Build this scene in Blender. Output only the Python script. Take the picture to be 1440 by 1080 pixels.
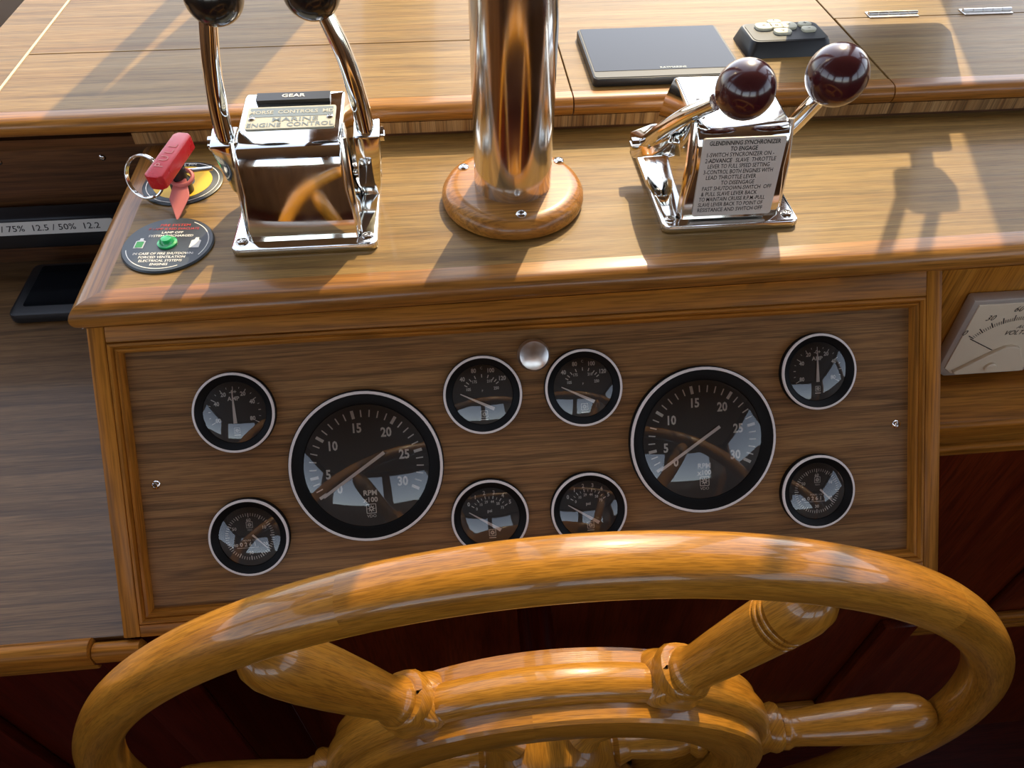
import bpy, bmesh, math, random
from mathutils import Vector, Matrix, Euler
random.seed(7)
for o in list(bpy.data.objects): bpy.data.objects.remove(o)
S = bpy.context.scene
C = S.collection
PI = math.pi
AL = math.radians(49.243)          # tilt of the instrument panel

# ------------------------------------------------------------------ camera
cam = bpy.data.cameras.new('camera'); co = bpy.data.objects.new('camera', cam); C.objects.link(co)
cam.sensor_fit = 'HORIZONTAL'; cam.sensor_width = 36; cam.lens = 1059.39 / 1440 * 36
cam.clip_start = 0.01; cam.clip_end = 500
def cam_matrix(pitch, yaw, roll, loc):
    cy, sy, cp, sp = math.cos(yaw), math.sin(yaw), math.cos(pitch), math.sin(pitch)
    f = Vector((sy*cp, cy*cp, -sp)); r = Vector((cy, -sy, 0)); u = r.cross(f)
    c, s = math.cos(roll), math.sin(roll)
    r2 = c*r + s*u; u2 = -s*r + c*u
    m = Matrix((r2, u2, -f)).transposed().to_4x4(); m.translation = loc
    return m
co.matrix_world = cam_matrix(math.radians(47.532), math.radians(5.4955), math.radians(0.4783), Vector((-0.0527, -0.4100, 0.3904)))
S.camera = co

# ------------------------------------------------------------------ sky, sun, exposure
SUN_AZ, SUN_EL = math.radians(22.0), math.radians(45.0)     # azimuth east of straight ahead
w = bpy.data.worlds.new('sky'); S.world = w; w.use_nodes = True
nt = w.node_tree; nt.nodes.clear()
sky = nt.nodes.new('ShaderNodeTexSky'); sky.sky_type = 'NISHITA'; sky.sun_disc = False
sky.sun_elevation = SUN_EL; sky.sun_rotation = SUN_AZ; sky.air_density = 1.0; sky.dust_density = 1.0; sky.ozone_density = 0.6
bg = nt.nodes.new('ShaderNodeBackground'); bg.inputs['Strength'].default_value = 0.50
wo = nt.nodes.new('ShaderNodeOutputWorld')
hz = nt.nodes.new('ShaderNodeHueSaturation'); hz.inputs['Saturation'].default_value = 0.55      # hazy summer sky
nt.links.new(sky.outputs[0], hz.inputs['Color']); nt.links.new(hz.outputs[0], bg.inputs[0]); nt.links.new(bg.outputs[0], wo.inputs[0])
sl = bpy.data.lights.new('sun', 'SUN'); so = bpy.data.objects.new('sun', sl); C.objects.link(so)
sl.energy = 4.7; sl.color = (1.0, 0.80, 0.45); sl.angle = math.radians(0.6)
ldir = Vector((-math.sin(SUN_AZ)*math.cos(SUN_EL), -math.cos(SUN_AZ)*math.cos(SUN_EL), -math.sin(SUN_EL)))
so.rotation_euler = ldir.to_track_quat('-Z', 'Y').to_euler(); so.location = (1, 3, 4)
vs = S.view_settings; vs.view_transform = 'Standard'; vs.look = 'None'; vs.exposure = 0.05; vs.gamma = 1; vs.use_curve_mapping = False

# ------------------------------------------------------------------ materials
MATS = {}
def principled(name, col, rough=.5, metal=0, coat=0, coat_rough=.08, spec=.5, emit=None, emit_s=0):
    m = bpy.data.materials.new(name); m.use_nodes = True; b = m.node_tree.nodes['Principled BSDF']
    b.inputs['Base Color'].default_value = (*col, 1); b.inputs['Roughness'].default_value = rough
    b.inputs['Metallic'].default_value = metal; b.inputs['Coat Weight'].default_value = coat
    b.inputs['Coat Roughness'].default_value = coat_rough; b.inputs['Specular IOR Level'].default_value = spec
    if emit: b.inputs['Emission Color'].default_value = (*emit, 1); b.inputs['Emission Strength'].default_value = emit_s
    MATS[name] = m; return m
def smudged(name, col, rough, metal, amount=.12, scale=40, coat=0):
    m = principled(name, col, rough, metal, coat); t = m.node_tree; b = t.nodes['Principled BSDF']
    tc = t.nodes.new('ShaderNodeTexCoord'); n = t.nodes.new('ShaderNodeTexNoise'); n.inputs['Scale'].default_value = scale; n.inputs['Detail'].default_value = 5
    mr = t.nodes.new('ShaderNodeMapRange'); mr.inputs[1].default_value = .35; mr.inputs[2].default_value = .75
    mr.inputs[3].default_value = rough; mr.inputs[4].default_value = rough + amount
    t.links.new(tc.outputs['Object'], n.inputs['Vector']); t.links.new(n.outputs[0], mr.inputs[0]); t.links.new(mr.outputs[0], b.inputs['Roughness'])
    return m
def wood(name, dark, mid, light, axis='X', coord='Object', across=38, along=1.6, line=.5, pores=.35, rough=.36, coat=.4, coat_rough=.12, tone=.25, bump=.15, line_scale=26, spec=.3):
    m = bpy.data.materials.new(name); m.use_nodes = True; t = m.node_tree; N = t.nodes; L = t.links; b = N['Principled BSDF']
    tc = N.new('ShaderNodeTexCoord'); oi = N.new('ShaderNodeObjectInfo')
    off = N.new('ShaderNodeVectorMath'); off.operation = 'SCALE'; off.inputs[0].default_value = (3.1, 5.7, 7.3); L.new(oi.outputs['Random'], off.inputs['Scale'])
    add = N.new('ShaderNodeVectorMath'); add.operation = 'ADD'; L.new(tc.outputs[coord], add.inputs[0]); L.new(off.outputs[0], add.inputs[1])
    def mapped(al, ac):
        mp = N.new('ShaderNodeMapping'); i = 'XYZ'.index(axis) if coord == 'Object' else 0
        s = [ac, ac, ac]; s[i] = al; mp.inputs['Scale'].default_value = s; L.new(add.outputs[0], mp.inputs['Vector']); return mp.outputs[0]
    def noise(v, det=5, dist=0.0, rgh=.55):
        n = N.new('ShaderNodeTexNoise'); n.inputs['Scale'].default_value = 1; n.inputs['Detail'].default_value = det
        n.inputs['Distortion'].default_value = dist; n.inputs['Roughness'].default_value = rgh; L.new(v, n.inputs['Vector']); return n.outputs[0]
    g = noise(mapped(along, across), 7, .6)
    r = N.new('ShaderNodeValToRGB'); e = r.color_ramp.elements; e[0].position = .30; e[0].color = (*dark, 1); e[1].position = .70; e[1].color = (*light, 1)
    k = e.new(.5); k.color = (*mid, 1); L.new(g, r.inputs[0])
    ln = noise(mapped(along*.45, line_scale), 3, 1.2)            # dark figure lines
    lr = N.new('ShaderNodeValToRGB'); e = lr.color_ramp.elements; e[0].position = .455; e[0].color = (1, 1, 1, 1); e[1].position = .545; e[1].color = (1, 1, 1, 1)
    k = e.new(.5); k.color = (1-line, 1-line, 1-line, 1); L.new(ln, lr.inputs[0])
    pr = noise(mapped(along*14, across*16), 2, 0)
    prr = N.new('ShaderNodeMapRange'); prr.inputs[1].default_value = .38; prr.inputs[2].default_value = .56; prr.inputs[3].default_value = 1-pores; prr.inputs[4].default_value = 1; L.new(pr, prr.inputs[0])
    tn = noise(mapped(along*.8, 4), 2)
    tr = N.new('ShaderNodeMapRange'); tr.inputs[1].default_value = .3; tr.inputs[2].default_value = .7; tr.inputs[3].default_value = 1-tone; tr.inputs[4].default_value = 1+tone*.6; L.new(tn, tr.inputs[0])
    def mul(a, c):
        x = N.new('ShaderNodeMix'); x.data_type = 'RGBA'; x.blend_type = 'MULTIPLY'; x.inputs[0].default_value = 1; L.new(a, x.inputs[6]); L.new(c, x.inputs[7]); return x.outputs[2]
    c = mul(mul(mul(r.outputs[0], lr.outputs[0]), prr.outputs[0]), tr.outputs[0])
    L.new(c, b.inputs['Base Color'])
    rr = N.new('ShaderNodeMapRange'); rr.inputs[3].default_value = rough+.08; rr.inputs[4].default_value = rough-.05; L.new(g, rr.inputs[0]); L.new(rr.outputs[0], b.inputs['Roughness'])
    b.inputs['Coat Weight'].default_value = coat; b.inputs['Coat Roughness'].default_value = coat_rough; b.inputs['Specular IOR Level'].default_value = spec
    bp = N.new('ShaderNodeBump'); bp.inputs['Strength'].default_value = bump; bp.inputs['Distance'].default_value = .0006; L.new(pr, bp.inputs['Height']); L.new(bp.outputs[0], b.inputs['Normal'])
    MATS[name] = m; return m
VEN = dict(dark=(.235, .118, .028), mid=(.305, .170, .044), light=(.365, .214, .062))
wood('veneer_dash', axis='X', line=.30, tone=.12, across=105, line_scale=55, along=3, coat=.12, rough=.5, spec=.25, **VEN)
wood('veneer_counter', (.15, .076, .026), (.205, .108, .040), (.25, .137, .054), axis='X', line=.38, coat=.2, rough=.42, tone=.12, across=105, line_scale=55, along=3)
wood('veneer_panel', (.225, .105, .034), (.280, .137, .046), (.325, .168, .060), axis='X', line=.45, across=80, line_scale=55, along=2.6, rough=.5, coat=.04, tone=.2, spec=.2)
GOLD = dict(dark=(.30, .105, .014), mid=(.44, .175, .028), light=(.55, .25, .05))
wood('teak_x', axis='X', line=.3, **GOLD); wood('teak_y', axis='Y', line=.3, **GOLD); wood('teak_z', axis='Z', line=.3, **GOLD)
FR = dict(dark=(.33, .110, .012), mid=(.43, .162, .020), light=(.51, .212, .034), coat=.05, tone=.15, spec=.15)
wood('frame_x', axis='X', line=.35, **FR); wood('frame_y', axis='Y', line=.35, **FR); wood('frame_z', axis='Z', line=.35, **FR)
wood('wheel_wood', (.37, .140, .012), (.45, .185, .019), (.51, .225, .030), coord='UV', across=90, along=6, line=.18, line_scale=40, rough=.30, coat=.6, coat_rough=.06, tone=.14)
MAH = dict(dark=(.050, .004, .0010), mid=(.075, .007, .0018), light=(.095, .011, .0028), spec=.2)
wood('mahogany_z', axis='Z', line=.2, tone=.2, coat=.1, **MAH); wood('mahogany_x', axis='X', line=.2, tone=.2, coat=.1, **MAH)
wood('mahogany_panel', (.085, .010, .002), (.13, .018, .0035), (.17, .028, .0055), axis='Z', line=.25, across=24, coat=.08, spec=.2)
wood('ply_edge', (.22, .10, .03), (.36, .19, .07), (.48, .28, .12), axis='Z', across=120, line=.5, line_scale=90)
wood('dark_teak', (.07, .025, .008), (.12, .045, .014), (.17, .068, .022), axis='X', line=.4)
wood('cabin_wood', (.12, .05, .015), (.2, .085, .028), (.27, .125, .045), axis='Z', line=.3)
smudged('chrome', (.82, .82, .80), .04, 1, .10, 60)
smudged('steel', (.72, .68, .62), .10, 1, .10, 30)
smudged('brushed', (.75, .73, .70), .28, 1, .1, 200)
principled('trim_white', (.74, .67, .63), .35, 0)
principled('bezel_black', (.004, .004, .004), .5, spec=.15)
principled('dial_black', (.040, .036, .032), .6)
principled('print_white', (.86, .82, .74), .6)
principled('pointer_white', (.90, .80, .72), .5)
principled('pointer_red', (.6, .10, .03), .5)
principled('black_plastic', (.012, .012, .013), .38)
principled('black_gloss', (.008, .009, .011), .06, spec=.22)
principled('rubber_grey', (.05, .052, .055), .55)
principled('button_cream', (.62, .60, .46), .55)
principled('print_black', (.015, .013, .012), .5)
smudged('plate_silver', (.60, .55, .50), .42, .25, .1, 80)
principled('plate_cream', (.52, .49, .39), .5, .1)
principled('plate_grey', (.20, .23, .23), .4, .3)
smudged('plate_dark', (.035, .042, .045), .30, 0, .12, 60)
principled('print_red', (.55, .05, .04), .5)
smudged('red_plastic', (.55, .012, .02), .25, 0, .2, 90)
smudged('tag_red', (.62, .17, .15), .5, 0, .2, 90)
principled('yellow', (.85, .50, .02), .5)
principled('green', (.01, .38, .10), .25, coat=.5)
principled('label_green', (.06, .42, .07), .5)
smudged('knob_black', (.010, .009, .008), .16, 0, .12, 50, coat=.4)
smudged('knob_maroon', (.045, .008, .010), .14, 0, .12, 50, coat=.5)
principled('meter_cream', (.70, .58, .42), .45)
principled('meter_case', (.50, .44, .38), .28, .35)
principled('strip_white', (.62, .60, .55), .5)
principled('cabin_white', (.66, .55, .40), .5)
principled('caulk', (.75, .60, .36), .6)
principled('gap_dark', (.03, .015, .008), .8)
principled('shaft_steel', (.12, .115, .10), .3, .8)
def glass_mat(name, ior=1.45, tint=(1, 1, 1), extra=0.0):
    m = bpy.data.materials.new(name); m.use_nodes = True; t = m.node_tree; t.nodes.clear()
    o = t.nodes.new('ShaderNodeOutputMaterial'); mx = t.nodes.new('ShaderNodeMixShader'); fr = t.nodes.new('ShaderNodeFresnel'); fr.inputs[0].default_value = ior
    ad = t.nodes.new('ShaderNodeMath'); ad.operation = 'ADD'; ad.inputs[1].default_value = extra; t.links.new(fr.outputs[0], ad.inputs[0])
    tr = t.nodes.new('ShaderNodeBsdfTransparent'); tr.inputs[0].default_value = (*tint, 1); gl = t.nodes.new('ShaderNodeBsdfGlossy'); gl.inputs['Roughness'].default_value = .02
    t.links.new(ad.outputs[0], mx.inputs[0]); t.links.new(tr.outputs[0], mx.inputs[1]); t.links.new(gl.outputs[0], mx.inputs[2]); t.links.new(mx.outputs[0], o.inputs[0])
    MATS[name] = m
glass_mat('gauge_glass', 1.48, (.98, .98, .98), .03)

# ------------------------------------------------------------------ helpers
def obj(name, bm, mat, parent=None, smooth=True, angle=35):
    me = bpy.data.meshes.new(name); bmesh.ops.recalc_face_normals(bm, faces=bm.faces[:]) if name not in ('glass',) else None
    bm.to_mesh(me); bm.free()
    if isinstance(mat, str): mat = MATS[mat]
    if mat: me.materials.append(mat)
    if smooth:
        for p in me.polygons: p.use_smooth = True
        try: me.set_sharp_from_angle(angle=math.radians(angle))
        except Exception: pass
    o = bpy.data.objects.new(name, me); C.objects.link(o)
    if parent: o.parent = parent
    return o
def tag(o, label, cat, group=None):
    o['label'] = label; o['category'] = cat
    if group: o['group'] = group
    return o
def thing(name, label, cat, loc=(0, 0, 0), rot=(0, 0, 0), group=None):
    o = bpy.data.objects.new(name, None); C.objects.link(o); o.location = loc; o.rotation_euler = rot; o.empty_display_size = .05
    return tag(o, label, cat, group)
def struct(o): o['kind'] = 'structure'; return o
BM = bmesh.new
def box(bm, x0, x1, y0, y1, z0, z1, bev=0, seg=2, M=None):
    v = [bm.verts.new((x, y, z)) for x in (x0, x1) for y in (y0, y1) for z in (z0, z1)]
    fs = [bm.faces.new([v[i] for i in q]) for q in ((0, 1, 3, 2), (4, 6, 7, 5), (0, 4, 5, 1), (2, 3, 7, 6), (0, 2, 6, 4), (1, 5, 7, 3))]
    nv = v
    if bev:
        ed = list({e for f in fs for e in f.edges})
        r = bmesh.ops.bevel(bm, geom=ed, offset=bev, segments=seg, profile=.5, affect='EDGES')
        nv = list({x for f in r['faces'] for x in f.verts} | {x for x in v if x.is_valid})
    if M: bmesh.ops.transform(bm, matrix=M, verts=nv)
    return bm
def lathe(bm, prof, seg=48, M=None, uv=None):
    rings = []
    for r, h in prof:
        if r < 1e-7: rings.append([bm.verts.new((0, 0, h))])
        else: rings.append([bm.verts.new((r*math.cos(2*PI*i/seg), r*math.sin(2*PI*i/seg), h)) for i in range(seg)])
    L = bm.loops.layers.uv.verify() if uv else None
    s = 0; acc = [0]
    for a, b_ in zip(prof, prof[1:]): s += math.hypot(a[0]-b_[0], a[1]-b_[1]); acc.append(s)
    for j, (a, b_) in enumerate(zip(rings, rings[1:])):
        for i in range(seg):
            k = (i+1) % seg; q = []
            if len(a) == 1 and len(b_) == 1: continue
            if len(a) == 1: vs_ = [a[0], b_[i], b_[k]]; q = [(acc[j], i+.5), (acc[j+1], i), (acc[j+1], i+1)]
            elif len(b_) == 1: vs_ = [a[i], a[k], b_[0]]; q = [(acc[j], i), (acc[j], i+1), (acc[j+1], i+.5)]
            else: vs_ = [a[i], a[k], b_[k], b_[i]]; q = [(acc[j], i), (acc[j], i+1), (acc[j+1], i+1), (acc[j+1], i)]
            f = bm.faces.new(vs_)
            if uv:
                for lp, (u_, v_) in zip(f.loops, q): lp[L].uv = (u_, uv*v_/seg)
    if M: bmesh.ops.transform(bm, matrix=M, verts=[v for r in rings for v in r])
    return bm
def tube(bm, pts, rads, seg=14, cap=True, closed=False, sx=1.0):
    pts = [Vector(p) for p in pts]; n = len(pts)
    if isinstance(rads, (int, float)): rads = [rads]*n
    rings = []; up = None
    for i, p in enumerate(pts):
        if closed: t = pts[(i+1) % n] - pts[i-1]
        else: t = (pts[min(i+1, n-1)] - pts[max(i-1, 0)])
        t.normalize()
        if up is None: up = t.orthogonal().normalized() if abs(t.x) > .9 else Vector((1, 0, 0)).cross(t).normalized()
        else: up = (up - up.dot(t)*t).normalized()
        s = t.cross(up)
        rings.append([bm.verts.new(p + rads[i]*(math.cos(2*PI*k/seg)*s*sx + math.sin(2*PI*k/seg)*up)) for k in range(seg)])
    m = n if closed else n-1
    for i in range(m):
        a, b_ = rings[i], rings[(i+1) % n]
        for k in range(seg): bm.faces.new((a[k], a[(k+1) % seg], b_[(k+1) % seg], b_[k]))
    if cap and not closed: bm.faces.new(rings[0]); bm.faces.new(rings[-1])
    return bm
def curve_pts(ctrl, n=8):
    P = [Vector(c) for c in ctrl]; out = []
    for i in range(len(P)-1):
        p0, p1, p2, p3 = P[max(i-1, 0)], P[i], P[i+1], P[min(i+2, len(P)-1)]
        for k in range(n):
            t = k/n; out.append(.5*((2*p1) + (p2-p0)*t + (2*p0-5*p1+4*p2-p3)*t*t + (3*p1-p0-3*p2+p3)*t**3))
    return out + [P[-1]]
def strip(bm, p0, p1, d0, d1, prof):
    """profile (u inward, z) swept from p0 to p1 in the xy plane; d0,d1 inward (mitre) directions"""
    a = [bm.verts.new((p0[0]+u*d0[0], p0[1]+u*d0[1], z)) for u, z in prof]
    b_ = [bm.verts.new((p1[0]+u*d1[0], p1[1]+u*d1[1], z)) for u, z in prof]
    n = len(prof)
    for i in range(n): bm.faces.new((a[i], a[(i+1) % n], b_[(i+1) % n], b_[i]))
    bm.faces.new(a); bm.faces.new(b_); return bm
def poly(bm, pts, h0, h1, M=None, bev=0, seg=2):
    a = [bm.verts.new((x, y, h0)) for x, y in pts]; b_ = [bm.verts.new((x, y, h1)) for x, y in pts]; n = len(pts)
    fs = [bm.faces.new(a), bm.faces.new(b_)] + [bm.faces.new((a[i], a[(i+1) % n], b_[(i+1) % n], b_[i])) for i in range(n)]
    nv = a + b_
    if bev:
        bmesh.ops.recalc_face_normals(bm, faces=fs)
        r = bmesh.ops.bevel(bm, geom=list({e for f in fs for e in f.edges}), offset=bev, segments=seg, profile=.5, affect='EDGES')
        nv = list({x for f in r['faces'] for x in f.verts} | {x for x in nv if x.is_valid})
    if M: bmesh.ops.transform(bm, matrix=M, verts=nv)
    return bm
def rrect(x0, x1, y0, y1, r, n=4):
    out = []
    for cx, cy, a0 in ((x1-r, y1-r, 0), (x0+r, y1-r, PI/2), (x0+r, y0+r, PI), (x1-r, y0+r, 1.5*PI)):
        for k in range(n+1): a = a0 + PI/2*k/n; out.append((cx+r*math.cos(a), cy+r*math.sin(a)))
    return out
def circle(r, n=32, cx=0, cy=0): return [(cx+r*math.cos(2*PI*i/n), cy+r*math.sin(2*PI*i/n)) for i in range(n)]
def flat(bm, pts, z=0, M=None):
    vv = [bm.verts.new((x, y, z)) for x, y in pts]; f = bm.faces.new(vv)
    if M: bmesh.ops.transform(bm, matrix=M, verts=vv)
    return f
def ringflat(bm, r0, r1, z=0, n=40, cx=0, cy=0, a0=0, a1=2*PI):
    a = []
    full = abs(a1-a0-2*PI) < 1e-6; m = n if full else n+1
    for i in range(m):
        t = a0+(a1-a0)*i/n; a.append((bm.verts.new((cx+r0*math.cos(t), cy+r0*math.sin(t), z)), bm.verts.new((cx+r1*math.cos(t), cy+r1*math.sin(t), z))))
    for i in range(n): p, q = a[i], a[(i+1) % m]; bm.faces.new((p[0], p[1], q[1], q[0]))
def bar2(bm, x0, y0, x1, y1, wd, z=0, wd1=None):
    d = Vector((x1-x0, y1-y0)).normalized(); n = Vector((-d.y, d.x))*.5; wd1 = wd if wd1 is None else wd1
    flat(bm, [(x0+n.x*wd, y0+n.y*wd), (x0-n.x*wd, y0-n.y*wd), (x1-n.x*wd1, y1-n.y*wd1), (x1+n.x*wd1, y1+n.y*wd1)], z)
TXT = {}
def text(bm, s, size, x=0, y=0, z=0, align='CENTER', bold=0.0, sx=1.0, shear=0.0, M=None, rot=0):
    key = (s, round(bold, 4), align, shear)
    if key not in TXT:
        cu = bpy.data.curves.new('t', 'FONT'); cu.body = s; cu.size = 1; cu.align_x = align; cu.align_y = 'CENTER'; cu.offset = bold; cu.shear = shear; cu.resolution_u = 2
        to = bpy.data.objects.new('t', cu); C.objects.link(to); dg = bpy.context.evaluated_depsgraph_get(); dg.update()
        me = bpy.data.meshes.new_from_object(to.evaluated_get(dg))
        TXT[key] = ([v.co.copy() for v in me.vertices], [list(p.vertices) for p in me.polygons])
        bpy.data.objects.remove(to); bpy.data.curves.remove(cu); bpy.data.meshes.remove(me)
    vs_, fs = TXT[key]; c, sn = math.cos(rot), math.sin(rot); nv = []
    for v in vs_:
        a, b_ = v.x*size*sx, v.y*size
        nv.append(bm.verts.new((x + a*c - b_*sn, y + a*sn + b_*c, z)))
    for f in fs:
        try: bm.faces.new([nv[i] for i in f])
        except ValueError: pass
    if M: bmesh.ops.transform(bm, matrix=M, verts=nv)
def arcs(cx, cz, r, a0, a1, n=6): return [(cx+r*math.cos(math.radians(a0+(a1-a0)*i/n)), cz+r*math.sin(math.radians(a0+(a1-a0)*i/n))) for i in range(n+1)]
def sphere_prof(r, cz=0, n=14): return [(r*math.sin(PI*i/n), cz - r*math.cos(PI*i/n)) for i in range(n+1)]
def screw_head(bm, loc, r=.0035, M=None, rot=.4):
    """pan head screw with a cross recess"""
    T = Matrix.Translation(loc) @ Matrix.Rotation(rot, 4, 'Z')
    if M: T = M @ T
    lathe(bm, [(r, -.0005), (r, r*.18), (r*.85, r*.38), (r*.55, r*.5), (r*.5, r*.3), (0, r*.25)], 16, T)
    for a in (0, PI/2):
        box(bm, -r*.5, r*.5, -r*.09, r*.09, r*.25, r*.42, M=T @ Matrix.Rotation(a, 4, 'Z'))

# ------------------------------------------------------------------ cabin shell around the helm
def plain(name, x0, x1, y0, y1, z0, z1, mat): b = BM(); box(b, x0, x1, y0, y1, z0, z1); return struct(obj(name, b, mat, smooth=False))
plain('floor', -1.6, 1.6, -2.6, 1.0, -1.06, -1.0, 'mahogany_x')
plain('ceiling', -1.6, 1.6, -2.6, 0.10, 1.12, 1.18, 'cabin_white')
def wall_with_window(name, horizontal, c0, c1, fixed0, fixed1, z0, z1, holes, mat):
    """wall built as bars around rectangular openings (lo, hi, zlo, zhi)"""
    b = BM(); xs = sorted({c0, c1} | {h[0] for h in holes} | {h[1] for h in holes})
    for a, d in zip(xs, xs[1:]):
        m = (a+d)/2; hh = [h for h in holes if h[0] < m < h[1]]
        segs = [(z0, hh[0][2]), (hh[0][3], z1)] if hh else [(z0, z1)]
        for p, q in segs:
            if horizontal: box(b, a, d, fixed0, fixed1, p, q)
            else: box(b, fixed0, fixed1, a, d, p, q)
    return struct(obj(name, b, mat, smooth=False))
wall_with_window('wall_left', False, -2.6, 1.0, -1.66, -1.6, -1.0, 1.12, [(-2.4, -1.1, .3, 1.0), (-1.0, .0, .3, 1.0), (.1, .85, .3, .95)], 'cabin_wood')
wall_with_window('wall_right', False, -2.6, 1.0, 1.6, 1.66, -1.0, 1.12, [(-2.4, -1.1, .3, 1.0), (-1.0, .0, .3, 1.0), (.1, .85, .3, .95)], 'cabin_wood')
wall_with_window('wall_back', True, -1.6, 1.6, -2.66, -2.6, -1.0, 1.12, [(-1.4, -.1, .2, 1.0), (.1, 1.1, .2, 1.0)], 'cabin_wood')
plain('wall_front', -1.6, 1.6, .94, 1.0, -1.0, .10, 'cabin_white')
# raked windscreen posts, from the dash up to the roof edge
def post(name, xt, xb, wd):
    b = BM(); p, q = Vector((xb, .93, .08)), Vector((xt, .12, 1.16)); d = (q-p).normalized(); s = Vector((1, 0, 0)); n = d.cross(s)
    r = [[b.verts.new(c + s*i*wd/2 + n*j*.025) for i, j in ((-1, -1), (1, -1), (1, 1), (-1, 1))] for c in (p, q)]
    for i in range(4): b.faces.new((r[0][i], r[0][(i+1) % 4], r[1][(i+1) % 4], r[1][i]))
    b.faces.new(r[0]); b.faces.new(r[1]); return struct(obj(name, b, 'cabin_wood', smooth=False))

post('trim_1', -.198, -.100, .108)
post('trim_2', -.186, -.230, .016)
post('trim_3', .560, .724, .130)
post('trim_4', -1.35, -1.35, .10)
post('trim_5', 1.35, 1.35, .10)

# ------------------------------------------------------------------ lower dash and instrument box
ZD = .042
ZU = .0745; T2 = .0165; YU = .206       # upper dash level, board thickness, front edge
def front_y(x): return -.0005 + max(0, x+.25)*.019
con = thing('helm_console', 'teak helm console with sloping instrument panel frame and lower dash shelf', 'console')
xl, xr, yb = -.3225, 1.2, .2165
NW = .022
nose = [(NW, .0215), (.008, .0215), (.004, .0225)] + arcs(.0105, .0315, .0105, 240, 90, 10) + [(NW, ZD)]
b = BM(); strip(b, (xl, front_y(xl)), (xr, front_y(xr)), (1, 1), (0, 1), nose); obj('front_nosing', b, 'teak_x', con)
b = BM(); strip(b, (xl, yb), (xl, front_y(xl)), (1, 0), (1, 1), nose); obj('end_nosing', b, 'teak_y', con)
b = BM()
pts = [(xl+NW, front_y(xl)+NW), (xr, front_y(xr)+NW), (xr, yb), (xl+NW, yb)]
poly(b, pts, .0215, ZD); obj('dash_board', b, 'veneer_dash', con, smooth=False)
# box side and the slope behind the panel (world coordinates)
ca, sa = math.cos(AL), math.sin(AL)
def pw(y, h): return (y*ca - h*sa, y*sa + h*ca)        # panel (y, height) -> world (y, z)
ZC = -.163                                             # counter level
for nm, x0, x1 in (('left', -.3185, -.303), ('right', .3045, .3200)):
    b = BM(); prof = [pw(.026, -.004), pw(-.2125, -.004), (pw(-.2125, -.004)[0], ZC), (.2, ZC), (.2, .0215), (.02, .0215)]
    a = [b.verts.new((x0, y, z)) for y, z in prof]; c = [b.verts.new((x1, y, z)) for y, z in prof]
    for i in range(len(prof)): b.faces.new((a[i], a[(i+1) % 6], c[(i+1) % 6], c[i]))
    b.faces.new(a); b.faces.new(c); obj('side_board', b, 'frame_z', con, smooth=False)
b = BM(); box(b, -.303, .3045, -.132, .0, ZC-.012, ZC); obj('bottom_board', b, 'frame_x', con)
# panel assembly in panel coordinates
PX0, PX1, PY0, PY1, PH = -.2989, .3000, -.1970, -.0003, -.006
def pobj(name, b, mat, smooth=True):
    bmesh.ops.transform(b, matrix=Matrix.Rotation(AL, 4, 'X'), verts=b.verts[:]); return obj(name, b, mat, con, smooth)
def local_part(name, b, mat, parent, smooth=True):
    o = obj(name, b, mat, parent, smooth); o.rotation_euler = (AL, 0, 0); return o
b = BM(); box(b, PX0-.003, PX1+.003, PY0-.003, PY1+.003, PH-.006, PH); local_part('instrument_panel', b, 'veneer_panel', con, False)
FX0, FX1, FY0, FY1 = PX0-.0085, PX1+.0085, PY0-.0085, PY1+.0085
OX0, OX1, OY0, OY1 = -.3200, .3212, -.2150, .0290
FH = .0035
b = BM(); box(b, OX0, FX0, OY0, OY1, PH-.012, FH, .0012); local_part('stile', b, 'frame_y', con)
b = BM(); box(b, FX1, OX1, OY0, OY1, PH-.012, FH, .0012); local_part('stile', b, 'frame_y', con)
b = BM(); box(b, FX0, FX1, FY1, OY1, PH-.012, FH, .0008); local_part('top_rail', b, 'frame_x', con)
b = BM(); box(b, FX0, FX1, OY0, FY0, PH-.012, FH, .0008); local_part('bottom_rail', b, 'frame_x', con)
mold = [(0, PH-.001), (0, .0028), (.0012, .0046), (.0030, .0044), (.0038, .0020), (.0043, .0012), (.0052, .0022), (.0068, .0015), (.0082, -.0012), (.0085, -.0030), (.0085, PH-.001)]
cs = [(FX0, FY0), (FX1, FY0), (FX1, FY1), (FX0, FY1)]; dd = [(1, 1), (-1, 1), (-1, -1), (1, -1)]
for i in range(4):
    b = BM(); strip(b, cs[i], cs[(i+1) % 4], dd[i], dd[(i+1) % 4], mold); local_part('moulding', b, 'frame_x' if i % 2 == 0 else 'frame_y', con)
for x, y in ((-.2875, -.1005), (.2905, -.0928)):
    b = BM(); screw_head(b, (x, y, PH), .0036); local_part('panel_screw', b, 'chrome', con)
b = BM(); box(b, -.31, .31, .190, .2, ZC, .0215); obj('box_back', b, 'dark_teak', con)
# riser behind the lower dash
b = BM(); box(b, -.489, 1.2, .2165, .2225, .0420, ZU-.0225); obj('riser', b, 'dark_teak', con, smooth=False)
b = BM(); box(b, -.3225, 1.2, .2105, .2225, .0475, ZU-T2-.0002); obj('ply_edge', b, 'ply_edge', con, smooth=False)

# ------------------------------------------------------------------ upper dash

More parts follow.
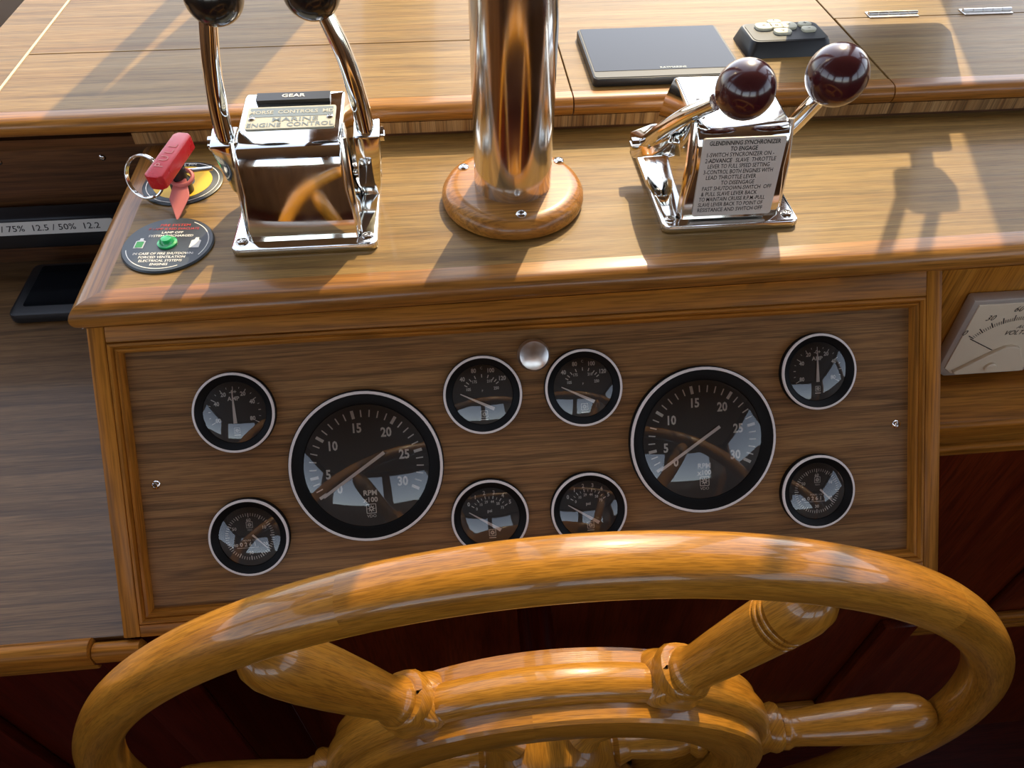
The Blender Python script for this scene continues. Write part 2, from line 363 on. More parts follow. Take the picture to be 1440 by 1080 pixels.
ud = thing('upper_dashboard', 'sunlit teak upper dashboard of veneer boards with a rounded teak front edge', 'dashboard')
nose2 = [(.017, ZU-T2), (.006, ZU-T2)] + arcs(.0085, ZU-.0085, .0085, 250, 90, 10) + [(.017, ZU)]
ye = YU+.017; ys = .3345; g = .0006; XA, XB, XS, YH = .0590, .3505, -.4405, .3575
for x0, x1 in ((-.489, XA-g), (XA+g, XB-g), (XB+g, 1.2)):
    b = BM(); strip(b, (x0, YU), (x1, YU), (0, 1), (0, 1), nose2); obj('edge_nosing', b, 'teak_x', ud)
def board(x0, x1, y0, y1, name='board'):
    b = BM(); box(b, x0, x1, y0, y1, ZU-T2, ZU, .0004, 1); return obj(name, b, 'veneer_dash', ud, smooth=False)
board(-.489, XS-.0025, ye, .93)
board(XS, XA-g, ye, ys-g); board(XS, XA-g, ys+g, .93)
board(XA+g, XB-g*2, ye, .93)
board(XB+g*2, 1.2, ye, YH-g, 'hatch_lid'); board(XB+g, 1.2, YH+g, .93)
b = BM(); box(b, XS-.0025, XS, ye, .93, ZU-.006, ZU+.0004); obj('caulk_line', b, 'caulk', ud, smooth=False)
b = BM(); box(b, -.489, 1.2, ye+.004, .93, ZU-.022, ZU-T2); obj('underlay', b, 'gap_dark', ud, smooth=False)
for x0 in (.3880, .4900):
    b = BM(); box(b, x0, x0+.0525, .3545, .3690, ZU, ZU+.0012, .0004, 1); h = obj('hinge', b, 'brushed', ud)
    for k in range(5):
        b = BM(); tube(b, [(x0+.0106*k+.0002, .3615, ZU+.002), (x0+.0106*k+.0102, .3615, ZU+.002)], .0022, 12); obj('knuckle', b, 'brushed', h)

# ------------------------------------------------------------------ left counter, back wall and cabinets below
cn = thing('side_counter', 'brown veneer counter beside the instrument box with a rounded teak front rail', 'counter')
b = BM(); box(b, -1.4, -.3190, -.139, .335, ZC-.02, ZC); obj('counter_top', b, 'veneer_counter', cn, smooth=False)
rail = [(0, ZC-.014)] + arcs(.008, ZC-.003, .008, 200, 20, 10) + [(.0155, ZC-.014)]
b = BM(); strip(b, (-1.4, -.154), (-.3445, -.154), (0, 1), (0, 1), rail); obj('front_rail', b, 'frame_x', cn)
rl2 = [(.001, ZC-.014)] + arcs(.0075, ZC-.007, .0065, 190, 30, 8) + [(.0145, ZC-.014)]
b = BM(); strip(b, (-.3435, -.154), (-.3090, -.154), (0, 1), (0, 1), rl2); obj('front_rail', b, 'frame_x', cn)
b = BM(); box(b, -1.4, -.300, -.146, -.13, ZC-.032, ZC-.014); obj('apron', b, 'mahogany_x', cn)
lc = thing('left_cabinet', 'dark red mahogany cabinet front below the counter rail', 'cabinet')
b = BM(); box(b, -1.4, -.302, -.128, -.10, -1.0, ZC-.021); obj('face', b, 'mahogany_z', lc, smooth=False)
b = BM(); box(b, -1.4, -.362, -.137, -.128, ZC-.062, ZC-.052, .003); obj('bead', b, 'frame_x', lc)
b = BM(); box(b, -.53, -.492, -.140, -.128, -1.0, ZC-.062, .003); obj('stile', b, 'mahogany_z', lc)
b = BM(); box(b, -.362, -.302, -.134, -.128, -1.0, ZC-.033, .002); obj('stile', b, 'mahogany_z', lc)
wk = plain('wall_dash', -1.5, -.3225, .335, .350, ZC-.01, ZU-.025, 'dark_teak')
for x in (-.52, -.415):
    b = BM(); screw_head(b, (x, -.035, .335), .0035, Matrix.Rotation(PI/2, 4, 'X')); bmesh.ops.translate(b, vec=(0, .67, 0), verts=b.verts[:]); o = obj('wall_screw', b, 'steel', wk)
mc = thing('main_cabinet', 'dark red mahogany cabinet front behind the steering wheel', 'cabinet')
b = BM(); box(b, -.302, 1.4, -.030, -.010, -1.0, -.150); obj('face', b, 'mahogany_panel', mc, smooth=False)
b = BM(); box(b, .455, .50, -.044, -.030, -1.0, -.51, .003); obj('stile', b, 'mahogany_panel', mc)
for k, z in enumerate((-.515, -.532, -.549)):
    b = BM(); box(b, .50, .80, -.040+.002*k, -.030, z-.012, z, .003); obj('bead', b, 'frame_x', mc)
b = BM(); box(b, .585, .600, -.038, -.030, -.515, -.16, .003); obj('stile', b, 'mahogany_panel', mc)
b = BM(); box(b, -.25, -.10, -.036, -.030, -.79, -.778, .002); obj('bead', b, 'frame_x', mc)
b = BM(); box(b, .30, .452, -.042, -.030, -.80, -.785, .003); obj('bead', b, 'frame_x', mc)
b = BM(); box(b, -.34, -.302, -.10, -.0305, -1.0, ZC-.02); obj('return_panel', b, 'mahogany_z', mc, smooth=False)
# ledge and meter wall on the right of the box
lg = thing('meter_ledge', 'teak ledge with moulded edge and backboard under the dash beside the panel', 'ledge')
b = BM(); box(b, .320, 1.2, .018, .03, -.105, .0215); obj('backboard', b, 'frame_z', lg, smooth=False)
lp = [(.062, -.120), (.004, -.120), (.002, -.113)] + arcs(.005, -.1035, .005, 190, 90, 5) + [(.062, -.0985)]
b = BM(); strip(b, (.320, -.044), (1.2, -.044), (0, 1), (0, 1), lp); obj('shelf', b, 'frame_x', lg)
b = BM(); box(b, .320, 1.2, -.0385, -.030, -.132, -.120, .002); obj('apron', b, 'frame_x', lg)
b = BM(); box(b, .320, 1.2, -.0425, -.030, -.1455, -.1325, .004, 3); obj('moulding', b, 'frame_x', lg)

# ------------------------------------------------------------------ gauges
def panel_loc(x, y, h=0): yy, zz = pw(y, h); return (x, yy, zz)
def logo(bm, x, y, s, z):
    for a, c in (((x-s, y-s), (x+s, y-s)), ((x+s, y-s), (x+s, y+s)), ((x+s, y+s), (x-s, y+s)), ((x-s, y+s), (x-s, y-s))): bar2(bm, *a, *c, s*.16, z)
    ringflat(bm, s*.32, s*.5, z, 16, x, y)
    for k in range(8):
        t = k*PI/4; bar2(bm, x+.2*s*math.cos(t), y+.2*s*math.sin(t), x+.8*s*math.cos(t), y+.8*s*math.sin(t), s*.16, z)
def pol(r, a, cx=0, cy=0): a = math.radians(a); return cx+r*math.cos(a), cy+r*math.sin(a)
def tick(bm, r0, r1, a, wd, z, cx=0, cy=0): bar2(bm, *pol(r0, a, cx, cy), *pol(r1, a, cx, cy), wd, z)
DZ, MZ, PZ = -.0042, -.0040, -.0030
def gauge(name, label, cat, R, x, y, dial, pointer, group, tip='pointer_white', rot=0.0):
    g = thing(name, label, cat, panel_loc(x, y), (AL, 0, 0), group)
    k = R/.030; r = R
    b = BM(); lathe(b, [(r*1.012, PH), (r*1.012, -.0022), (r*.985, -.0015)], 72); obj('gasket', b, 'bezel_black', g)
    t = .0017 if R < .04 else .0020
    b = BM(); lathe(b, [(r-.0002, -.002), (r, -.0008), (r-.0004, 0), (r-t, .0002), (r-t-.0004, -.0006)], 72); obj('trim_ring', b, 'trim_white', g)
    ri = r*.765 if R < .04 else r*.815
    b = BM(); lathe(b, [(r-t-.0002, -.0002), (r-t-.0008, -.0001), (ri+.0012, -.0030), (ri+.0004, -.0034), (ri, -.0040), (ri, -.0048)], 72); obj('bezel', b, 'bezel_black', g)
    b = BM(); flat(b, circle(ri+.0002, 64), DZ); obj('dial_face', b, 'dial_black', g, smooth=False)
    b = BM(); dial(b, ri); o = obj('dial_markings', b, 'print_white', g, smooth=False)
    b = BM(); pointer(b, ri); obj('pointer', b, tip, g, smooth=False)
    b = BM(); h = ri*.13; Rs = (ri*ri+h*h)/(2*h); n = 14
    amax = math.asin(ri/Rs)
    lathe(b, [(Rs*math.sin(amax*(n-i)/n), -.0034 + Rs*math.cos(amax*(n-i)/n) - (Rs-h)) for i in range(n+1)], 64)
    obj('glass', b, 'gauge_glass', g)
    return g
def dial_tach(bm, R):
    ang = {0: 212, 5: 190, 10: 146, 15: 101, 20: 56.5, 25: 13.5, 30: -28}
    ks = sorted(ang)
    for a, c in zip(ks, ks[1:]):
        n = 5 if a else 3
        for j in range(1, n): tick(bm, R*.80, R*.915, ang[a]+(ang[c]-ang[a])*j/n, R*.020, MZ)
    for k in ks:
        tick(bm, R*.79, R*.925, ang[k], R*.05, MZ); q = pol(R*(.63 if k else .58), ang[k] + (6 if k == 0 else 0)); text(bm, str(k), R*.21, q[0], q[1], MZ, bold=.032, sx=.82)
    text(bm, 'RPM', R*.12, .02*R, -R*.45, MZ, bold=.03); text(bm, 'x100', R*.115, .02*R, -R*.565, MZ, bold=.03)
    logo(bm, .02*R, -R*.71, R*.075, MZ); text(bm, 'VDO', R*.07, .02*R, -R*.835, MZ)
def ptr_tach(bm, R): bar2(bm, *pol(R*.36, 35), *pol(R*.86, 213), R*.055, PZ, R*.048)
def dial_amp(bm, R):
    for i in range(-4, 5):
        a = 90 - i*29; tick(bm, R*(.70 if i % 2 == 0 else .76), R*.84, a, R*.025, MZ)
        if i < 4: tick(bm, R*.78, R*.84, a-14.5, R*.016, MZ)
    for s, a, rr in (('20', 118, .66), ('40', 152, .62), ('80', 205, .60), ('20', 62, .66), ('40', 28, .66), ('80', -23, .60)): q = pol(R*rr, a); text(bm, s, R*.19, q[0], q[1], MZ, bold=.03, sx=.9)
    text(bm, '-0+', R*.17, 0, R*.66, MZ, bold=.03); text(bm, 'AMP', R*.19, 0, R*.44, MZ, bold=.02)
    logo(bm, .02*R, -R*.60, R*.085, MZ); bar2(bm, -.08*R, -.75*R, .12*R, -.75*R, R*.03, MZ)
def ptr_amp(bm, R): bar2(bm, 0, -R*.36, -R*.015, R*.72, R*.12, PZ, R*.03)
def dial_temp(bm, R):
    for s, a in (('40', 140), ('80', 108), ('100', 69), ('120', 37)): q = pol(R*.84, a); text(bm, s, R*.20, q[0], q[1], MZ, sx=.85, bold=.028)
    for s, a in (('105', 158), ('175', 120), ('210', 60), ('250', 22)): q = pol(R*.50, a); text(bm, s, R*.135, q[0], q[1], MZ, sx=.85, bold=.02)
    for a in (150, 140, 128, 111, 90, 71, 54, 45, 36): tick(bm, R*.57, R*.68, a, R*.03, MZ)
    text(bm, 'C', R*.12, 0, R*.88, MZ); text(bm, 'F', R*.11, 0, R*.12, MZ)
    logo(bm, .02*R, -R*.66, R*.11, MZ); bar2(bm, -.10*R, -.84*R, .14*R, -.84*R, R*.03, MZ)
def ptr_temp(bm, R): bar2(bm, R*.36, -R*.50, -R*.74, R*.06, R*.12, PZ, R*.03)
def dial_psi(bm, R):
    for i in range(6):
        a = 146 - i*22.5; q = pol(R*.84, a); text(bm, str(i), R*.19, q[0], q[1], MZ, sx=.9, bold=.028); tick(bm, R*.62, R*.73, a, R*.03, MZ)
        if i < 5: tick(bm, R*.62, R*.70, a-11, R*.02, MZ)
        q = pol(R*.52, a); text(bm, ('0', '10', '29', '44', '58', '73')[i], R*.135, q[0], q[1], MZ, sx=.85, bold=.02)
    text(bm, 'psi', R*.15, 0, R*.20, MZ, bold=.02); logo(bm, .05*R, -R*.56, R*.11, MZ); bar2(bm, -.07*R, -.74*R, .17*R, -.74*R, R*.03, MZ)
def ptr_psi(bm, R): bar2(bm, R*.34, -R*.48, -R*.70, R*.20, R*.12, PZ, R*.03)
def dial_hour(bm, R):
    for i in range(60): tick(bm, R*(.70 if i % 5 else .66), R*.80, i*6, R*.018 if i % 5 else R*.03, MZ)
    for i, s in enumerate(('60', '10', '20', '30', '40', '50')): q = pol(R*.56, 90-60*i); text(bm, s, R*.15, q[0], q[1], MZ, bold=.02)
    text(bm, '0 2 6 1', R*.19, -R*.08, -R*.27, MZ, bold=.02); text(bm, 'HOURS  1/10', R*.08, -.02*R, -R*.13, MZ)
    bar2(bm, -.45*R, -.38*R, .25*R, -.38*R, R*.015, MZ); logo(bm, .02*R, R*.40, R*.10, MZ)
    text(bm, 'VDO', R*.08, .02*R, R*.22, MZ)
def ptr_hour(bm, R): bar2(bm, R*.10, R*.06, R*.56, -R*.42, R*.07, PZ, R*.03)
gr = 'round black panel gauges'
gauge('ammeter', 'small round black ammeter above the hour meter at the panel edge near the counter', 'gauge', .0302, -.2238, -.0491, dial_amp, ptr_amp, gr)
gauge('hour_meter', 'small round black hour meter below the ammeter at the panel edge near the counter', 'gauge', .0300, -.2217, -.1452, dial_hour, ptr_hour, gr)
gauge('ammeter', 'small round black ammeter at the panel edge near the cream voltmeter', 'gauge', .0300, .2247, -.0460, dial_amp, ptr_amp, gr)
gauge('hour_meter', 'small round hour meter at the panel edge below the ammeter near the cream voltmeter', 'gauge', .0298, .2237, -.1422, dial_hour, ptr_hour, gr)
gauge('tachometer', 'large black tachometer to 30 between the hour meter and temperature gauge, nearer the counter', 'gauge', .0580, -.1297, -.0967, dial_tach, ptr_tach, gr)
gauge('tachometer', 'large black tachometer to 30 on the panel side nearer the cream voltmeter', 'gauge', .0578, .1315, -.0942, dial_tach, ptr_tach, gr)
gauge('temperature_gauge', 'small round temperature gauge beside the steel cap on its counter side', 'gauge', .0300, -.0383, -.0476, dial_temp, ptr_temp, gr)
gauge('temperature_gauge', 'small round temperature gauge beside the steel cap on its voltmeter side', 'gauge', .0299, .0391, -.0470, dial_temp, ptr_temp, gr)
gauge('pressure_gauge', 'small round oil pressure gauge in psi beside the tachometer nearer the counter', 'gauge', .0300, -.0382, -.1435, dial_psi, ptr_psi, gr)
gauge('pressure_gauge', 'small round oil pressure gauge in psi beside the tachometer nearer the voltmeter', 'gauge', .0299, .0392, -.1434, dial_psi, ptr_psi, gr)
b = BM(); lathe(b, [(.0118, PH), (.0125, -.003), (.0122, .0005), (.0108, .0030), (.007, .0046), (0, .0052)], 40, Matrix.Rotation(AL, 4, 'X').to_4x4())
cap = obj('blanking_cap', b, 'brushed'); cap.location = panel_loc(.0019, -.0197)
tag(cap, 'shiny domed steel cap between the two temperature gauges', 'cap')

# ------------------------------------------------------------------ steel post
pt = thing('steel_post', 'polished steel post on a round teak base with screws', 'post', (-.0035, .1085, ZD))
b = BM(); lathe(b, [(0, 0), (.0530, 0), (.0558, .0015), (.0566, .005), (.0562, .009), (.0535, .0135), (.0485, .0160), (.044, .0165), (0, .0165)], 80); obj('base_disc', b, 'teak_x', pt)
b = BM(); lathe(b, [(.0302, .0165), (.0302, 1.10)], 72); obj('tube', b, 'steel', pt)
for x, y in ((-.0378, .0242), (.0402, .0278), (.0024, -.0442)):
    b = BM(); screw_head(b, (x, y, .0163), .0042); obj('screw', b, 'chrome', pt)

# ------------------------------------------------------------------ twin lever engine controls (local: x right, y ahead, z up)
def control(name, label, loc, wb, hw):
    t = thing(name, label, 'engine control', loc)
    base = [(-.0535, -.0655), (.0535, -.0655), (.0535, .064), (-.0535, .064)]
    b = BM(); poly(b, rrect(-.0535, .0535, -.0655, .064, .006), 0, .0065, bev=.0018); obj('base_plate', b, 'chrome', t)
    # housing: side profile in (y, z)
    pr = [(-.0565, .004), (-.0556, .020), (-.0528, .045), (-.0503, .062), (-.0480, .0705), (-.0445, .0748), (-.0390, .0765), (.0180, .0810), (.0240, .0806), (.0300, .0775), (.0430, .0560), (.0510, .0240), (.0535, .004)]
    b = BM(); n = len(pr); a = []
    for s in (-1, 1): a.append([b.verts.new((s*(hw + (.0035 if z < .03 else 0) - 0), y, z)) for y, z in pr])
    for i in range(n): b.faces.new((a[0][i], a[0][(i+1) % n], a[1][(i+1) % n], a[1][i]))
    f0 = b.faces.new(a[0]); f1 = b.faces.new(a[1]); bmesh.ops.recalc_face_normals(b, faces=b.faces[:])
    bmesh.ops.bevel(b, geom=list(set(f0.edges) | set(f1.edges)), offset=.0022, segments=3, profile=.5, affect='EDGES')
    obj('housing', b, 'chrome', t, angle=50)
    for s in (-1, 1):      # raised rib down each flank and corner screws
        b = BM(); tube(b, [(s*(hw+.003), -.052, .008), (s*(hw+.0015), -.047, .05), (s*(hw+.0005), -.038, .077)], .0030, 10); obj('flank_rib', b, 'chrome', t)
        for y in (-.056, .055):
            b = BM(); screw_head(b, (s*.0462, y, .0064), .0045); obj('screw', b, 'steel', t)
    return t
def lever(t, pivot, clamp, path, knob, kr, mat, side, knob_name='knob'):
    """boss plate from the pivot to the clamp, bent arm, ball knob; all in the control's local space"""
    P, Q = Vector(pivot), Vector(clamp)
    b = BM(); d = (Q-P).normalized(); nrm = Vector((1, 0, 0)); s = d.cross(nrm).normalized()
    vv = []
    for x in (-1, 1):
        vv.append([b.verts.new(c + nrm*x*hx + s*wd) for c, wd, hx in ((P - d*.022, -.006, .0062), (P - d*.022, .006, .0062), (P - d*.004, .0125, .0088), (Q + d*.006, .0105, .0098), (Q + d*.006, -.0105, .0098), (P - d*.004, -.0125, .0088))])
    n = 6
    for i in range(n): b.faces.new((vv[0][i], vv[0][(i+1) % n], vv[1][(i+1) % n], vv[1][i]))
    b.faces.new(vv[0]); b.faces.new(vv[1]); bmesh.ops.recalc_face_normals(b, faces=b.faces[:])
    bmesh.ops.bevel(b, geom=b.edges[:], offset=.0018, segments=2, profile=.5, affect='EDGES')
    L = obj('lever', b, 'chrome', t)
    b = BM(); pts = curve_pts(path, 8); m = len(pts); tube(b, pts, [.0070 - .0010*i/(m-1) for i in range(m)], 16); obj('arm', b, 'chrome', L)
    b = BM(); tube(b, [Q - nrm*.0005*side + s*0, Q + nrm*side*.0125], .0052, 14); box(b, -.0006, .0006, -.004, .004, -.0005, .0005, M=Matrix.Translation(Q + nrm*side*.0125)); obj('clamp_screw', b, 'chrome', L)
    b = BM(); tube(b, [P - nrm*side*.014, P + nrm*side*.009], .006, 14); obj('pivot_bolt', b, 'steel', L)
    K = Vector(knob); dr = (K - pts[-1]).normalized() if (K-pts[-1]).length > 1e-5 else Vector((0, 0, 1))
    b = BM(); M = Matrix.Translation(K) @ dr.to_track_quat('Z', 'Y').to_matrix().to_4x4()
    lathe(b, sphere_prof(kr, 0, 20), 40, M); obj(knob_name, b, mat, L)
def frame_on(p0, p1):
    """matrix with local y running p0->p1 in the (y,z) side profile, local x = x, local z = outward normal"""
    a = Vector((0, *p0)); c = Vector((0, *p1)); e = (c-a).normalized(); x = Vector((1, 0, 0)); n = x.cross(e)
    m = Matrix((x, e, n)).transposed().to_4x4(); m.translation = a; return m
def placed(name, b, mat, parent, M, smooth=True):
    bmesh.ops.transform(b, matrix=M, verts=b.verts[:]); return obj(name, b, mat, parent, smooth)

G0 = Vector((-.1630, .1160, ZD))
gc = control('gear_control', 'chrome twin lever gear control with black ball knobs and cream name plate', G0, .054, .0365)
def loc_(p, o): return Vector(p) - o
lever(gc, loc_((-.2115, .118, .069), G0), loc_((-.2145, .111, .1005), G0), [loc_(p, G0) for p in ((-.2140, .110, .098), (-.2128, .110, .128), (-.2090, .111, .160), (-.2035, .113, .188))], loc_((-.1968, .1155, .2015), G0), .0190, 'knob_black', -1)
lever(gc, loc_((-.1145, .118, .069), G0), loc_((-.1120, .111, .1030), G0), [loc_(p, G0) for p in ((-.1120, .110, .100), (-.1145, .110, .132), (-.1195, .111, .162), (-.1275, .113, .1875))], loc_((-.1345, .1155, .2030), G0), .0190, 'knob_black', 1)
M = frame_on((-.0390, .0765), (.0180, .0810))
b = BM(); poly(b, rrect(-.0312, .0312, .0150, .0420, .002), .0002, .0011); p = placed('name_plate', b, 'plate_cream', gc, M)
b = BM(); poly(b, rrect(-.0295, .0295, .0290, .0402, .001), .0011, .0013); placed('name_band', b, 'plate_grey', p, M)
b = BM(); text(b, 'MARINE', .0068, 0.003, .0252, .0014, sx=1.35, bold=.012); text(b, 'ENGINE  CONTROL', .0068, 0, .0188, .0014, sx=1.0, bold=.012); placed('plate_lettering', b, 'plate_grey', p, M)
b = BM(); text(b, 'MORSE  CONTROLS  MD', .0060, 0, .0345, .0015, sx=.9, bold=.012); placed('band_lettering', b, 'plate_cream', p, M)
for s in (-1, 1):
    b = BM(); screw_head(b, (s*.0275, .0272, .0011), .0024); placed('screw', b, 'steel', p, M)
b = BM(); poly(b, rrect(-.0265, .0265, .0470, .0570, .0008), .0002, .0034); q = placed('gear_label', b, 'black_plastic', gc, M)
b = BM(); text(b, 'GEAR', .0056, 0, .0522, .0036, sx=1.2, bold=.015); placed('label_lettering', b, 'print_white', q, M)

T0 = Vector((.1602, .1180, ZD))
tc_ = control('throttle_control', 'chrome twin lever throttle control with maroon ball knobs and engraved instruction plate', T0, .054, .0350)
lever(tc_, loc_((.1150, .128, .078), T0), loc_((.1085, .138, .070), T0), [loc_(p, T0) for p in ((.1085, .138, .070), (.1120, .116, .092), (.1220, .092, .118), (.1340, .072, .138))], loc_((.1462, .0560, .1543), T0), .0199, 'knob_maroon', -1)
lever(tc_, loc_((.2050, .128, .078), T0), loc_((.2130, .134, .072), T0), [loc_(p, T0) for p in ((.2130, .134, .072), (.2120, .112, .092), (.2105, .090, .118), (.2085, .071, .141))], loc_((.2072, .0575, .1612), T0), .0203, 'knob_maroon', 1)
M = frame_on((-.0562, .012), (-.0485, .0700))
b = BM(); poly(b, rrect(-.0305, .0305, -.002, .0590, .002), .0012, .0026); p = placed('instruction_plate', b, 'plate_silver', tc_, M)
lines = [('GLENDINNING SYNCHRONIZER', 0, .0200, 1), ('TO ENGAGE', 0, .0200, 1), ('1-SWITCH SYNCRONIZER ON -', -.0275, .02, 0), ('2-', -.0275, .02, 0), ('LEVER TO FULL SPEED SETTING', -.0250, .02, 0), ('3-CONTROL BOTH ENGINES WITH', -.0275, .02, 0), ('LEAD THROTTLE LEVER', -.0250, .02, 0), ('TO DISENGAGE', 0, 0, 0), ('FAST SHUTDOWN-SWITCH  OFF', -.0265, 0, 0), ('& PULL SLAVE LEVER BACK', -.0265, 0, 0), ('TO MAINTAIN CRUISE R.P.M.-PULL', -.0275, 0, 0), ('SLAVE LEVER BACK TO POINT OF', -.0275, 0, 0), ('RESISTANCE AND SWITCH OFF', -.0275, 0, 0)]
b = BM()
for i, (s, x, _, bold) in enumerate(lines):
    y = .0553 - i*.00435; text(b, s, .0045, x, y, .0028, align='CENTER' if x == 0 else 'LEFT', bold=.02 if bold else .006, sx=.74 if len(s) > 26 else .80)
text(b, 'ADVANCE', .0045, -.0247, .0553-3*.00435, .0028, align='LEFT', bold=.02, sx=.82); text(b, 'SLAVE  THROTTLE', .0045, -.0048, .0553-3*.00435, .0028, align='LEFT', bold=.006, sx=.82)
placed('plate_lettering', b, 'print_black', p, M, False)
M = frame_on((-.0390, .0765), (.0180, .0810))
for x, y in ((-.026, .030), (.027, .030), (-.028, .008)):
    b = BM(); screw_head(b, (x, y, .0006), .0020); placed('screw', b, 'steel', tc_, M)

# ------------------------------------------------------------------ fire system release and status plate
fp = thing('warning_plate', 'round black plate with a yellow ring under the red pull handle', 'plate', (-.2720, .1530, ZD), (0, 0, .1))
b = BM(); lathe(b, [(0, 0), (.0315, 0), (.0320, .0010), (.0310, .0016), (0, .0016)], 56); obj('disc', b, 'plate_dark', fp)
b = BM(); ringflat(b, .0095, .0235, .0018, 48); obj('yellow_ring', b, 'yellow', fp, smooth=False)
b = BM(); ringflat(b, .0285, .0292, .0018, 48); text(b, 'PULL PIN', .005, 0, .0262, .0018, sx=.9); obj('plate_print', b, 'print_white', fp, smooth=False)
rh = thing('fire_release_handle', 'red fire system pull handle with steel ring pin and red seal tag', 'pull handle', (-.2690, .1400, ZD))
b = BM(); lathe(b, [(.0085, .0016), (.0085, .012), (.0070, .014), (.0070, .024), (0, .024)], 28); obj('socket', b, 'black_plastic', rh)
b = BM(); a = Matrix.Translation((-.0005, -.002, .0305)) @ Matrix.Rotation(math.radians(75), 4, 'Z') @ Matrix.Rotation(math.radians(-6), 4, 'Y')
hp = [(-.0285, -.004), (-.0255, -.0075), (.0255, -.0075), (.0285, -.004), (.0285, .004), (.0255, .0075), (-.0255, .0075), (-.0285, .004)]
poly(b, hp, -.006, .006, a, .0012); gh = obj('grip', b, 'red_plastic', rh)
b = BM()
for s, x, in (('P', -.018), ('U', -.0095), ('L', -.001), ('L', .0065)): text(b, s, .010, x+.004, 0, .0063, rot=0, bold=.01)
bmesh.ops.transform(b, matrix=a, verts=b.verts[:]); obj('grip_lettering', b, 'tag_red', gh, smooth=False)
b = BM(); R_ = .0165; c0 = Vector((-.0235, -.004, .0185)); e1 = Vector((.85, -.45, -.25)).normalized(); e2 = Vector((.25, .35, .90)); e2 = (e2 - e2.dot(e1)*e1).normalized()
tube(b, [c0 + R_*(math.cos(2*PI*i/40)*e1 + math.sin(2*PI*i/40)*e2) for i in range(40)], .0011, 8, closed=True)
e3 = e1.cross(e2)*.0020; tube(b, [c0 + e3 + R_*.98*(math.cos(2*PI*i/40)*e1 + math.sin(2*PI*i/40)*e2) for i in range(36)], .0010, 8); obj('split_ring', b, 'steel', rh)
b = BM(); tube(b, [(-.010, .000, .0185), (.027, .004, .0185)], .0018, 10); obj('pin', b, 'steel', rh)
b = BM(); tube(b, [Vector((.004, -.004, .0165)) + .0085*Vector((math.cos(2*PI*i/24), math.sin(2*PI*i/24)*.8, .35*math.sin(2*PI*i/24))) for i in range(24)], .0016, 8, closed=True); obj('seal_loop', b, 'tag_red', rh)
b = BM(); tp = [(-.0045, .008), (.0045, .008), (.0085, -.009), (.0010, -.033), (-.0070, -.011)]
poly(b, tp, -.0007, .0007, Matrix.Translation((.0025, -.011, .0122)) @ Matrix.Rotation(math.radians(20), 4, 'X'), .0004, 1); obj('seal_tag', b, 'tag_red', rh)
sp = thing('status_plate', 'round dark fire system status plate with a green lamp and white lettering', 'plate', (-.2662, .0690, ZD), (0, 0, math.radians(-3)))
b = BM(); lathe(b, [(0, 0), (.0325, 0), (.0335, .0010), (.0325, .0022), (0, .0022)], 64); obj('disc', b, 'plate_dark', sp)
z = .0024
b = BM(); ringflat(b, .0292, .0299, z, 40, a0=-.5, a1=1.1); ringflat(b, .0292, .0299, z, 40, a0=3.4, a1=5.2)
text(b, 'LAMP OFF', .0036, 0, .0135, z, bold=.015); text(b, 'SYSTEM DISCHARGED', .0036, 0, .0094, z, bold=.015, sx=.95)
for i, s in enumerate(('IN CASE OF FIRE SHUTDOWN:', 'FORCED VENTILATION', 'ELECTRICAL SYSTEMS', 'ENGINES')): text(b, s, .0037, 0, -.0122-i*.0042, z, bold=.015, sx=.88)
def bottle(bm, x, s, z): flat(bm, [(x-s, -s*1.5), (x+s, -s*1.5), (x+s, s*.9), (x+s*.4, s*1.25), (x+s*.35, s*1.9), (x-s*.35, s*1.9), (x-s*.4, s*1.25), (x-s, s*.9)], z)
bottle(b, -.0205, .0036, z); bottle(b, .0205, .0036, z); obj('white_print', b, 'print_white', sp, smooth=False)
b = BM(); flat(b, [(-.0232, -.0045), (-.0178, -.0045), (-.0178, .0025), (-.0232, .0025)], z+.0002); obj('green_print', b, 'label_green', sp, smooth=False)
b = BM(); text(b, 'FIRE SYSTEM', .0042, 0, .0228, z, bold=.01); text(b, 'IF LAMP IS RED EVACUATE', .0036, 0, .0182, z, bold=.01, sx=.9); obj('red_print', b, 'print_red', sp, smooth=False)
b = BM(); lathe(b, [(.0072, .0022), (.0072, .0036), (.0055, .0042), (.0048, .0060), (.0036, .0072), (0, .0078)], 32); obj('lamp', b, 'green', sp)

# ------------------------------------------------------------------ tablet and remote keypad on the upper dash
tb = thing('tablet', 'thin black tablet lying on the upper dash behind the throttle control', 'tablet', (.1480, .2800, ZU))
b = BM(); poly(b, rrect(-.0690, .0690, -.0525, .0525, .004), 0, .0078, bev=.0012); obj('case', b, 'black_plastic', tb)
b = BM(); poly(b, rrect(-.0675, .0675, -.0510, .0510, .003), .0078, .0083); obj('bezel', b, 'rubber_grey', tb, smooth=False)
b = BM(); poly(b, rrect(-.0660, .0660, -.0395, .0500, .001), .0083, .0086); obj('screen', b, 'black_gloss', tb, smooth=False)
b = BM(); text(b, 'RAYMARINE', .0045, .006, -.0365, .0088, bold=.01); obj('lettering', b, 'plate_grey', tb, smooth=False)
kp = thing('remote_keypad', 'black remote keypad with cream buttons on the upper dash beside the tablet', 'keypad', (.2745, .2980, ZU), (0, 0, math.radians(1)))
b = BM(); lo = rrect(-.0415, .0415, -.0250, .0245, .005); hi = rrect(-.0385, .0385, -.0215, .0215, .007)
va = [b.verts.new((x, y, 0)) for x, y in lo]; vb = [b.verts.new((x, y, .0120)) for x, y in hi]; vc = [b.verts.new((x*.96, y*.94, .0138)) for x, y in hi]; n = len(lo)
for p_, q_ in ((va, vb), (vb, vc)):
    for i in range(n): b.faces.new((p_[i], p_[(i+1) % n], q_[(i+1) % n], q_[i]))
b.faces.new(va); b.faces.new(vc); obj('case', b, 'black_plastic', kp)
